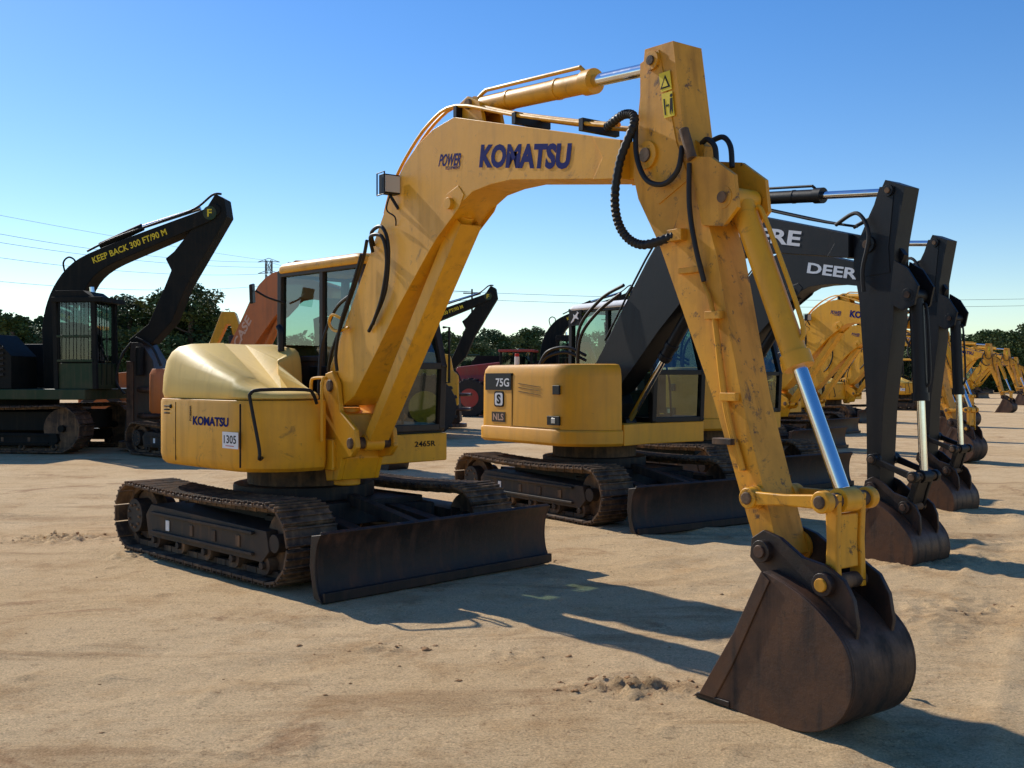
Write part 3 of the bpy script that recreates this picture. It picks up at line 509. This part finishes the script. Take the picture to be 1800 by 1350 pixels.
# ================================================================== FORESTRY MACHINE
def forestry(loc,rz,label):
    r=thing('forestry_machine',label,'forestry machine',(loc[0],loc[1],0),rz)
    for y in(-1.1,1.1): make_track(r,y,L=4.3,H=1.0,W=.6,xc=-.6,mat=STEEL,fr=FBLK,n=40)
    m=MB();m.box((-2.2,-1.0,.45),(1.0,1.0,.85),FBLK);m.cyl((-.6,0,.85),(-.6,0,1.15),.8,FBLK,n=32);m.build('carbody',r,bevel=.02)
    m=MB();m.prismz([(-2.7,-1.3),(1.6,-1.3),(1.7,-1.1),(1.7,1.3),(-2.7,1.3)],1.1,1.32,GREEN);m.build('deck',r,bevel=.02)
    m=MB();m.prism([(-2.7,1.33),(.0,1.33),(.0,2.0),(-.45,2.45),(-2.5,2.5),(-2.75,2.2)],-1.28,-.35,FBLK)
    for k in range(6): m.bar((-.62,-1.30,1.55+k*.11),(-.15,-1.30,1.62+k*.11),.03,BLK,.05)
    m.box((-2.6,-1.29,1.36),(-.3,-1.285,1.44),YDEC)
    m.build('engine_housing',r,bevel=.03)
    m=MB();m.prism([(-2.7,1.33),(.3,1.33),(.1,2.3),(-2.6,2.3)],.35,1.28,FBLK);m.build('rear_housing',r,bevel=.03)
    m=MB()
    for x in(.95,1.78):
        for y in(-1.2,-.35): m.bar((x,y,1.32),(x-.05,y,3.15),.09,FBLK)
    m.box((.85,-1.28,3.10),(1.95,-.27,3.20),FBLK);m.prism([(.8,3.20),(1.7,3.20),(1.5,3.34),(.9,3.34)],-1.2,-.35,FBLK)
    for z in(1.9,2.4): m.bar((.95,-1.22,z),(1.78,-1.22,z),.05,GREEN)
    for k in range(5): m.bar((1.8,-1.2+k*.21,1.4),(1.8,-1.2+k*.21,3.1),.02,FBLK)
    for k in range(5): m.bar((1.0+k*.16,-1.23,1.9),(1.0+k*.16,-1.23,3.1),.015,FBLK)
    m.box((.92,-1.2,1.32),(1.80,-.35,1.85),GREEN)
    c=m.build('cab',r,bevel=.01)
    g=MB();g.box((1.0,-1.17,1.9),(1.72,-.4,3.1),GLASS);g.build('window',c,bevel=0,smooth=False)
    s=MB();s.prism([(1.1,1.85),(1.5,1.85),(1.5,2.0),(1.25,2.05),(1.15,2.7),(1.05,2.7)],-1.0,-.55,SEAT);s.build('seat',c)
    bp=catm([(.04,2.6),(.12,3.05),(.30,3.50),(.62,3.92),(1.1,4.22),(2.2,4.62),(3.5,5.06),(3.8,5.18)],3)
    bq=catm([(3.80,4.86),(3.3,4.66),(2.2,4.22),(1.50,3.92),(1.12,3.60),(.92,3.15),(.85,2.6)],3)
    m=MB();m.prism([Vector((.1,1.28))]+bp+[Vector((3.95,5.0))]+bq+[Vector((.80,1.28))],-.24,.24,FBLK)
    b=m.build('boom',r,bevel=.02)
    text('KEEP BACK 300 FT/90 M',YDEC,b,(2.02,-.243,4.36),1.75,.14,rot=(math.pi/2,-math.radians(20),0),bold=.02)
    m=MB();m.tube([(.45,0,3.8),(.40,0,4.05),(.52,0,4.17),(.66,0,4.10),(.66,0,3.95)],.02,FBLK);m.tube([(1.0,-.1,4.28),(1.6,-.1,4.55),(2.6,-.1,4.88),(3.4,-.1,5.15),(3.8,-.1,5.44),(4.0,-.1,5.46)],.025,RUBBER)
    m.build('hydraulic_hose',b,bevel=0)
    m=MB();m.prism([(3.90,5.45),(4.10,5.34),(4.16,4.96),(3.26,3.48),(2.94,2.74),(2.5,2.28),(2.0,2.2),(1.98,2.36),(2.42,2.70),(2.78,3.48),(2.93,3.84),(2.80,4.09),(2.99,4.24),(3.54,4.90)],-.2,.2,FBLK);m.cyl((3.90,-.24,5.1),(3.90,.24,5.1),.13,FBLK)
    a=m.build('arm',r,bevel=.02);m=MB();m.cyl((3.80,-.215,5.04),(3.80,-.25,5.04),.15,GREEN,n=24);g=m.build('emblem_plate',a,bevel=.004);text('F',YDEC,g,(3.80,-.253,5.04),.10,.16)
    m=MB();m.cyl((1.25,0,4.40),(2.2,0,4.80),.08,FBLK);m.cyl((2.2,0,4.80),(3.5,0,5.18),.045,CHROME);m.build('arm_cylinder',r)
    m=MB();m.cyl((1.4,-.2,1.6),(1.2,-.2,3.0),.09,FBLK);m.cyl((1.2,-.2,3.0),(1.15,-.2,3.5),.05,CHROME);m.build('boom_cylinder',r)
    m=MB();m.prism([(1.95,.25),(2.5,.08),(2.75,.3),(2.7,1.0),(2.6,1.9),(2.35,2.3),(2.1,2.3),(2.05,1.5)],-.35,.35,RUSTD);m.cyl((2.35,0,.06),(2.35,0,.2),.62,RUST,n=32)
    for z in(.75,1.3):
        m.tube([(2.3,-.35,z),(2.6,-.7,z),(3.0,-.6,z),(3.1,-.3,z)],.06,RUST);m.tube([(2.3,.35,z),(2.6,.7,z),(3.0,.6,z),(3.1,.3,z)],.06,RUST)
    m.cyl((2.35,-.45,1.6),(2.35,-.45,2.2),.08,FBLK);m.bar((2.1,-.3,.5),(2.1,-.3,1.9),.16,RUST)
    m.tube([(2.1,-.3,2.3),(1.9,-.35,2.0),(1.8,-.4,1.5),(2.0,-.4,1.2)],.03,RUBBER);m.tube([(2.2,-.3,2.4),(2.6,-.4,2.2),(2.8,-.4,1.8)],.03,RUBBER)
    m.build('felling_head',r,bevel=.015)
    return r
F1=forestry((-10.15,22.3),math.radians(-6),'dark green tracked forestry harvester with black boom and rusty felling head')
F2=copy_thing(F1,(1.2,44,0),math.radians(-10),'black forestry machine with arched boom parked beyond the excavators')
F3=copy_thing(F1,(-3.75,31.5,0),math.radians(-4),'black forestry loader with arched boom near the tree line',scale=.80)
def simple_ex(loc,rz,mat,label,word,scale):
    r=thing('excavator',label,'excavator',(loc[0],loc[1],0),rz)
    make_track(r,-.92);make_track(r,.92);make_carbody(r)
    m=MB();m.loft([hull_ring(pl,.78,.97,cc),hull_ring(pl,.82,1,cc),hull_ring(pl,1.5,1,cc),hull_ring(pl,1.6,.95,cc)],mat);m.build('body',r,bevel=.004)
    m=MB();m.prismz([(.12,-.40),(1.0,-.40),(.86,.10),(.86,.98),(-.74,.98),(-.74,.10)],.78,1.02,mat);m.build('deck',r,bevel=.012)
    make_cab(r,-.66,.84,.14,.97,1.06,2.0,BLK,mat,mat)
    boom,arm,bc,bk,R2=make_front(r,(-.1,-.05,0),0,rot=math.radians(-10),col=mat,acol=mat,bmat=RUSTD,detail=False)
    text(word,FADE,boom,(1.10,-.143,2.26),.66,.20,rot=(math.pi/2,-math.radians(50),0),bold=.03)
    r.scale=(scale,)*3;return r
simple_ex((-5.95,20.8),math.radians(-40),ORANGE,'orange excavator with lowered arm parked behind the yellow excavator','CASE',1.08)
def skidder(loc,rz,mat,label,sc=1.0):
    r=thing('wheeled_skidder',label,'skidder',(loc[0],loc[1],0),rz);r.scale=(sc,)*3
    m=MB();m.loft([[Vector((x*s+0,y*s,z)) for x,y in((-2.6,-.6),(-2.6,.6),(2.4,.6),(2.4,-.6))] for z,s in((.6,.95),(.8,1),(1.5,1),(1.7,.9))],mat);m.prism([(.4,1.6),(2.3,1.5),(2.2,2.0),(.4,2.2)],-.55,.55,mat);m.build('body',r,bevel=.05)
    m=MB()
    for x in(-.9,.35):
        for y in(-.6,.6): m.bar((x,y,1.6),(x,y,2.6),.1,FBLK)
    m.box((-1.0,-.7,2.6),(.45,.7,2.7),mat);m.box((-.88,-.58,1.6),(.33,.58,2.0),mat);c=m.build('cab',r,bevel=.03)
    g=MB();g.box((-.87,-.57,2.0),(.32,.57,2.58),GLASS);g.build('window',c,bevel=0,smooth=False)
    for x in(-1.6,1.5):
        for y in(-1.05,1.05):
            w=MB();w.cyl((x,y-.3,.75),(x,y+.3,.75),.75,RUBBER,n=32);
            for k in range(20):
                a=k*math.pi/10;M=Matrix.Translation((x,y,.75))@Matrix.Rotation(a,4,'Y');w.box((-.04,-.3,.72),(.04,.3,.80),RUBBER,M)
            wh=w.build('wheel',r,bevel=.02);w=MB();w.cyl((x,y-.31,.75),(x,y+.31,.75),.38,mat,n=24);w.build('rim',wh)
    m=MB();m.prism([(-2.4,1.5),(-2.9,3.0),(-3.2,3.0),(-3.5,2.2),(-3.35,2.15),(-3.1,2.7),(-3.0,2.7),(-2.6,.9)],-.3,.3,mat)
    m.tube([(-3.4,.1,2.3),(-3.6,.4,1.8),(-3.5,.5,1.2),(-3.3,.3,.9)],.08,mat);m.tube([(-3.4,-.1,2.3),(-3.6,-.4,1.8),(-3.5,-.5,1.2),(-3.3,-.3,.9)],.08,mat);m.build('grapple_arch',r,bevel=.02)
    return r
skidder((-7.2,33),math.radians(12),RED,'red wheeled log skidder parked on the sandy yard',.85)
skidder((.0,42),math.radians(170),RED,'red wheeled log skidder beside the dark forestry machines')
skidder((-2.6,50),math.radians(185),GREEN,'green wheeled log skidder near the tree line')
skidder((-4.05,27),math.radians(10),YEL,'yellow wheeled skidder with raised grapple arch',1.08)
skidder((-12.3,34),math.radians(-160),ORANGE,'orange wheeled skidder parked among the forestry machines',.8)
# ================================================================== GROUND
def axis(lo,hi,step,far,g=1.25):
    a=[];x=lo
    while x<hi: a.append(x);x+=step
    a.append(hi);s=step;x=hi
    while x<far: s*=g;x+=s;a.append(x)
    s=step;x=lo;b=[]
    while x>-far: s*=g;x-=s;b.append(x)
    return b[::-1]+a
xs=axis(-5.2,5.2,.03,900,1.12);ys=axis(3.2,11.5,.03,900,1.12)
MND=[(.62,5.12,.26,.085),(-4.35,9.9,.42,.10),(-3.3,8.9,.25,.06),(-.75,5.9,.15,.05),(.05,5.75,.18,.04),(3.0,6.9,.9,.03),(1.7,6.3,.7,.03),(-2.8,11.5,.6,.06),(-1.0,4.3,.5,.02),(3.6,8.8,.8,.04)]
def gz(x,y):
    d=math.hypot(x,y)
    if d>60: return 0.0
    f=max(0,1-d/45)
    v=mnoise.noise(Vector((x*.5,y*.5,0)))*.03+mnoise.noise(Vector((x*2.3,y*2.3,3)))*.010+mnoise.noise(Vector((x*8,y*8,7)))*.004
    r=mnoise.noise(Vector((x*5,y*5,11)));v+=max(0,r-.45)*.05
    for (cx,cy,rr,a) in MND:
        q=((x-cx)**2+((y-cy)*1.4)**2)/(rr*rr)
        if q<6: v+=a*math.exp(-q)*max(0,.25+1.0*mnoise.noise(Vector((x*11,y*11,2)))+.8*mnoise.noise(Vector((x*24,y*24,5))))
    for (ox,oy,an,am) in((-3.5,11.0,-8,.045),(-3.5,12.9,-8,.045),(-3.5,15,-14,.05),(2.9,6.4,64,.025),(4.3,6.0,64,.025),(-3.2,5.2,35,.010),(-2.2,5.0,35,.010)):
        ca,sa=math.cos(math.radians(an)),math.sin(math.radians(an));ll=(x-ox)*ca+(y-oy)*sa;dd=-(x-ox)*sa+(y-oy)*ca+.15*math.sin(ll*.6)
        e=abs(dd)
        if e<.4: v+=(-am*math.exp(-(dd/.16)**2)*(1+.4*math.sin(ll*45+e*30))+am*.8*math.exp(-((e-.26)/.07)**2))*(.6+.8*mnoise.noise(Vector((x*1.1,y*1.1,20))))
    return v*f-.018*f
vs=[(x,y,gz(x,y)) for y in ys for x in xs];nx=len(xs)
fs=[(j*nx+i,j*nx+i+1,(j+1)*nx+i+1,(j+1)*nx+i) for j in range(len(ys)-1) for i in range(nx-1)]
me=bpy.data.meshes.new('ground');me.from_pydata(vs,[],fs);me.polygons.foreach_set('use_smooth',[True]*len(me.polygons))
gr=bpy.data.objects.new('ground',me);COL.objects.link(gr);gr['kind']='structure';gr['label']='sandy tan dirt yard with tyre marks and clods';gr['category']='ground'
gm=bpy.data.materials.new('sandy_ground');gm.use_nodes=True;nt=gm.node_tree;L=nt.links;bs=nt.nodes['Principled BSDF'];bs.inputs['Roughness'].default_value=.95;bs.inputs['Specular IOR Level'].default_value=.08
geo=_n(nt,'ShaderNodeNewGeometry')
def nz(scale,det=8,rough=.6,vec=None,dist=0):
    n=_n(nt,'ShaderNodeTexNoise');n.inputs['Scale'].default_value=scale;n.inputs['Detail'].default_value=det;n.inputs['Roughness'].default_value=rough;n.inputs['Distortion'].default_value=dist
    L.new(vec or geo.outputs['Position'],n.inputs['Vector']);return n
def ramp(src,p0,p1,c0=(0,0,0,1),c1=(1,1,1,1)):
    r=_n(nt,'ShaderNodeValToRGB');r.color_ramp.elements[0].position=p0;r.color_ramp.elements[1].position=p1;r.color_ramp.elements[0].color=c0;r.color_ramp.elements[1].color=c1;L.new(src,r.inputs['Fac']);return r
def mixc(f,a,b,k=None):
    x=_n(nt,'ShaderNodeMixRGB')
    if k: x.blend_type=k
    if isinstance(f,float): x.inputs[0].default_value=f
    else:L.new(f,x.inputs[0])
    for i,q in((1,a),(2,b)):
        if isinstance(q,tuple): x.inputs[i].default_value=q
        else:L.new(q,x.inputs[i])
    return x.outputs[0]
def mulf(src,k):
    f=_n(nt,'ShaderNodeMath',operation='MULTIPLY');L.new(src,f.inputs[0]);f.inputs[1].default_value=k;return f.outputs[0]
big=ramp(nz(.35,6).outputs['Fac'],.35,.7)
c=mixc(big.outputs[0],(.80,.58,.335,1),(.72,.49,.255,1))
mid=ramp(nz(1.7,10,.72).outputs['Fac'],.50,.66);c=mixc(mulf(mid.outputs[0],.7),c,(.54,.33,.155,1))
mp=_n(nt,'ShaderNodeMapping');mp.inputs['Rotation'].default_value=(0,0,math.radians(8));mp.inputs['Scale'].default_value=(.3,2.0,1);L.new(geo.outputs['Position'],mp.inputs['Vector'])
trk=nz(1.0,8,.7,mp.outputs[0],.5);tr=ramp(trk.outputs['Fac'],.54,.64);c=mixc(mulf(tr.outputs[0],.5),c,(.40,.225,.10,1))
dk=ramp(nz(.9,9,.75,None,.8).outputs['Fac'],.57,.64);c=mixc(mulf(dk.outputs[0],.6),c,(.36,.18,.08,1))
sp=ramp(nz(30,5,.7).outputs['Fac'],.58,.66);c=mixc(mulf(sp.outputs[0],.55),c,(.27,.15,.07,1))
fine=nz(85,5,.85);fr=ramp(fine.outputs['Fac'],.34,.68,(.52,.50,.47,1),(1.24,1.23,1.21,1));c=mixc(1.0,c,fr.outputs[0],'MULTIPLY')
L.new(c,bs.inputs['Base Color'])
b1=_n(nt,'ShaderNodeBump');b1.inputs['Strength'].default_value=.7;b1.inputs['Distance'].default_value=.025;L.new(nz(14,10,.72).outputs['Fac'],b1.inputs['Height'])
b2=_n(nt,'ShaderNodeBump');b2.inputs['Strength'].default_value=.8;b2.inputs['Distance'].default_value=.014;L.new(fine.outputs['Fac'],b2.inputs['Height']);L.new(b1.outputs[0],b2.inputs['Normal'])
b3=_n(nt,'ShaderNodeBump');b3.inputs['Strength'].default_value=.4;b3.inputs['Distance'].default_value=.05;L.new(trk.outputs['Fac'],b3.inputs['Height']);L.new(b2.outputs[0],b3.inputs['Normal'])
L.new(b3.outputs[0],bs.inputs['Normal']);me.materials.append(gm)
CL=paint('dirt_clod',(.32,.17,.075),dirt=(.50,.31,.16),amt=.6,rough=.95,spots=.2,bump=.6,spec=.1)
m=MB()
def clod(x,y,s):
    bm=bmesh.new();bmesh.ops.create_icosphere(bm,subdivisions=2,radius=1)
    o=random.random()*50
    vs=[Vector((v.co.x*s*1.3,v.co.y*s,v.co.z*s*.6))*(1+.9*mnoise.noise(v.co*1.8+Vector((o,0,0))))+Vector((x,y,gz(x,y)+s*.05)) for v in bm.verts]
    m.add(vs,[[v.index for v in f.verts] for f in bm.faces],CL);bm.free()
for (cx,cy,n,sp_) in((-4.3,9.9,40,.30),(-.7,5.9,12,.2),(.60,5.12,45,.18),(.2,5.6,10,.2),(3.0,6.8,14,.6)):
    for i in range(n): clod(random.gauss(cx,sp_),random.gauss(cy,sp_*.5),abs(random.gauss(0,.007))+.003)
for i in range(420): clod(random.uniform(-7,8),random.uniform(3.6,14),abs(random.gauss(0,.0035))+.002)
o=m.build('dirt_clods',bevel=0);o['kind']='stuff';o['label']='loose clods of brown dirt scattered on the sand';o['category']='dirt'
m=MB();m.cyl((1.90,4.99,0),(1.90,4.99,.10),.004,YDEC,n=6);m.add([(1.90,4.99,.01),(1.90,4.99,.09),(1.95,5.0,.04),(1.95,5.0,.01)],[[0,1,2,3]],YDEC)
o=m.build('marker_flag',bevel=0);o['label']='small yellow marker flag on wire stuck in sand';o['category']='flag'
# ================================================================== TREES
LEAF=[]
for i,cg in enumerate(((.075,.110,.030),(.05,.082,.026),(.10,.12,.034))):
    LEAF.append(paint('foliage_%d'%i,cg,dirt=(.03,.045,.014),amt=.5,rough=.8,spots=.1,bump=0,scale=.6,spec=.2))
BARK=paint('bark',(.09,.065,.045),amt=.3,rough=.9,scale=3)
def tree_mesh(seed,h,w):
    rd=random.Random(seed);T=MB();cl=[]
    T.tube([(0,0,-.2),(rd.uniform(-.2,.2),0,h*.35),(rd.uniform(-.3,.3),rd.uniform(-.3,.3),h*.8)],.16,BARK,n=7,sub=3)
    for k in range(7):
        a=rd.uniform(0,6.28);z=h*rd.uniform(.2,.7);ln=w*rd.uniform(.5,.9)
        e=(math.cos(a)*ln,math.sin(a)*ln,z+h*rd.uniform(.08,.2));T.tube([(0,0,z),(e[0]*.5,e[1]*.5,z+h*.05),e],.06,BARK,n=5,sub=2);cl.append((e,w*rd.uniform(.3,.5)))
    for k in range(36):
        a=rd.uniform(0,6.28);z=rd.uniform(.08,1.0);rad=w*math.sqrt(max(.05,1-((z-.45)/.60)**2))*rd.uniform(.2,.95)
        cl.append(((math.cos(a)*rad,math.sin(a)*rad,h*z),w*rd.uniform(.2,.42)))
    Cn=MB()
    for (c,r) in cl:
        mt=rd.choice(LEAF)
        for j in range(120):
            d=Vector((rd.gauss(0,1),rd.gauss(0,1),rd.gauss(0,1))).normalized()*r*rd.uniform(.5,1.08);d.z*=.75
            p=Vector(c)+d;u=Vector((rd.gauss(0,1),rd.gauss(0,1),rd.gauss(0,1))).normalized();v=u.orthogonal().normalized();s=rd.uniform(.08,.19)
            Cn.add([p-u*s,p+v*s*.7,p+u*s,p-v*s*.7],[[0,1,2,3]],mt)
    return T,Cn
prot=[]
for i in range(4):
    h=(6.6,7.4,6.0,7.9)[i];w=(2.7,2.9,2.5,2.5)[i]
    r=thing('tree','green leafy tree at the edge of the yard','tree',(0,0,0),group='trees along the edge of the yard')
    T,Cn=tree_mesh(i+3,h,w);T.build('trunk',r,bevel=0);Cn.build('crown',r,bevel=0,smooth=False,recalc=False);prot.append(r)
spots_=[]
rd=random.Random(5)
def row(u0,u1,n,Y0,Y1,s0,s1):
    for i in range(n):
        u=u0+(u1-u0)*(i+rd.uniform(0,1))/n;Y=rd.uniform(Y0,Y1);spots_.append(((u-900)/1800*Y,Y,rd.uniform(s0,s1)))
row(-60,90,11,84,100,.85,1.1);row(190,390,24,82,98,.85,1.15);row(400,800,28,110,130,.75,.95);row(780,960,20,100,120,.72,.92);row(940,1700,38,120,150,.8,1.05);row(1700,1830,18,105,125,.72,.92);row(90,200,10,100,115,.8,1.0)
for i,(x,y,s) in enumerate(spots_):
    if i<4: r=prot[i];r.location=(x,y,0);r.scale=(s*1.15,s*1.15,s)
    else:
        r=copy_thing(prot[i%4],(x,y,0),rd.uniform(0,6.28));r.scale=(s*1.2,s*1.2,s)
m=MB()
for i in range(12000):
    x=rd.uniform(-110,120);y=170+rd.uniform(0,6);z=abs(rd.gauss(0,2.6))+rd.uniform(0,1.5)+1.5*mnoise.noise(Vector((x*.08,0,0)))
    u=Vector((rd.gauss(0,1),rd.gauss(0,1),rd.gauss(0,1))).normalized();v=u.orthogonal();s=rd.uniform(.5,.9);p=Vector((x,y,max(0,z)))
    m.add([p-u*s,p+v*s*.7,p+u*s,p-v*s*.7],[[0,1,2,3]],LEAF[i%3])
o=m.build('far_wood',bevel=0,smooth=False,recalc=False);o['kind']='stuff';o['label']='distant band of dark green woods at the horizon';o['category']='woods'
# ================================================================== POWER LINES
GALV=paint('galvanised_steel',(.14,.15,.16),amt=.2,rough=.5,metal=.4)
def pylon(x,y,h):
    r=thing('transmission_tower','grey steel lattice transmission tower above the trees','transmission tower',(x,y,0))
    m=MB();w=h*.11
    def W(z): return w*(1-.80*min(1,z/(h*.75)))
    lv=[h*k/9 for k in range(10)]
    for a,b in zip(lv[:-1],lv[1:]):
        for sx,sy in((-1,-1),(1,-1),(1,1),(-1,1)):
            m.bar((sx*W(a),sy*W(a),a),(sx*W(b),sy*W(b),b),.11,GALV)
        for (s1,s2) in(((-1,-1),(1,-1)),((1,-1),(1,1)),((1,1),(-1,1)),((-1,1),(-1,-1))):
            m.bar((s1[0]*W(a),s1[1]*W(a),a),(s2[0]*W(b),s2[1]*W(b),b),.08,GALV);m.bar((s2[0]*W(a),s2[1]*W(a),a),(s1[0]*W(b),s1[1]*W(b),b),.08,GALV)
    m.build('lattice_mast',r,bevel=0,smooth=False)
    for z in(.80,.90,.99):
        c=MB();l=h*.085
        for s in(-1,1): c.bar((0,0,h*z),(s*l,0,h*z-.1),.10,GALV);c.bar((0,0,h*z+.5),(s*l,0,h*z-.1),.08,GALV)
        c.build('cross_arm',r,bevel=0,smooth=False)
pylon(-38.0,160,20.0)
def pole(x,y,h):
    r=thing('utility_pole','wooden utility pole with cross arm above the tree line','utility pole',(x,y,0))
    m=MB();m.cyl((0,0,0),(0,0,h),.16,BARK,r2=.11,n=10);m.build('post',r,bevel=0);m=MB();m.box((-1.1,-.06,h-.6),(1.1,.06,h-.45),BARK);m.box((-.8,-.06,h-1.5),(.8,.06,h-1.4),BARK);m.build('cross_arm',r,bevel=0)
pole(-5.0,128,12.7);pole(13,140,11)
WIRE=paint('wire',(.07,.08,.09),amt=.1,rough=.6,bump=0)
def wire(a,b,sag,r=.028):
    a=Vector(a);b=Vector(b);m=MB();m.tube([a.lerp(b,t/24)-Vector((0,0,sag*4*(t/24)*(1-t/24))) for t in range(25)],r,WIRE,n=4,sub=1)
    o=m.build('power_line',bevel=0);o['label']='thin dark overhead power line spanning between towers';o['category']='power line'
for z,l in((19.7,-1.7),(17.8,-1.7),(15.9,-1.7),(18.9,1.7)): wire((-38+l,160,z),(-62,90,z-3.2+(z-17)*.5),1.5)
wire((-38,160,19.9),(-62,85,19),.5,.02)
for z in(19.7,17.8,15.9): wire((-38,160,z),(-5,128,12.4 if z>16 else 11.3),1.0)
for z in(12.3,11.4): wire((-5,128,z),(110,140,z+1.5),1.3)
# ================================================================== LIGHT, WORLD, CAMERA
az=math.radians(-49);el=math.radians(35)
sd=Vector((math.cos(az)*math.cos(el),math.sin(az)*math.cos(el),-math.sin(el)))
sl=bpy.data.lights.new('sun','SUN');sl.energy=5.0;sl.angle=math.radians(.5);sl.color=(1,.95,.86)
so=bpy.data.objects.new('sun',sl);COL.objects.link(so);so.rotation_euler=sd.to_track_quat('-Z','Y').to_euler();so.location=(-20,20,30)
wd_=bpy.data.worlds.new('World');SC.world=wd_;wd_.use_nodes=True;nt=wd_.node_tree
sk=nt.nodes.new('ShaderNodeTexSky');sk.sky_type='NISHITA';sk.sun_disc=False;sk.sun_elevation=el;sk.sun_rotation=math.atan2(-sd.x,-sd.y);sk.air_density=1.05;sk.dust_density=.1;sk.ozone_density=2.6
hs=nt.nodes.new('ShaderNodeHueSaturation');hs.inputs['Saturation'].default_value=1.34;hs.inputs['Hue'].default_value=.510;nt.links.new(sk.outputs[0],hs.inputs['Color'])
nt.links.new(hs.outputs[0],nt.nodes['Background'].inputs[0]);nt.nodes['Background'].inputs[1].default_value=.142
cam=bpy.data.cameras.new('camera');cam.lens=36;cam.sensor_width=36;cam.shift_y=-.0056;cam.clip_end=3000
co=bpy.data.objects.new('camera',cam);COL.objects.link(co);co.location=(0,0,H_CAM);co.rotation_euler=(math.pi/2,0,0);SC.camera=co
SC.view_settings.view_transform='Standard';SC.view_settings.look='None';SC.view_settings.exposure=0
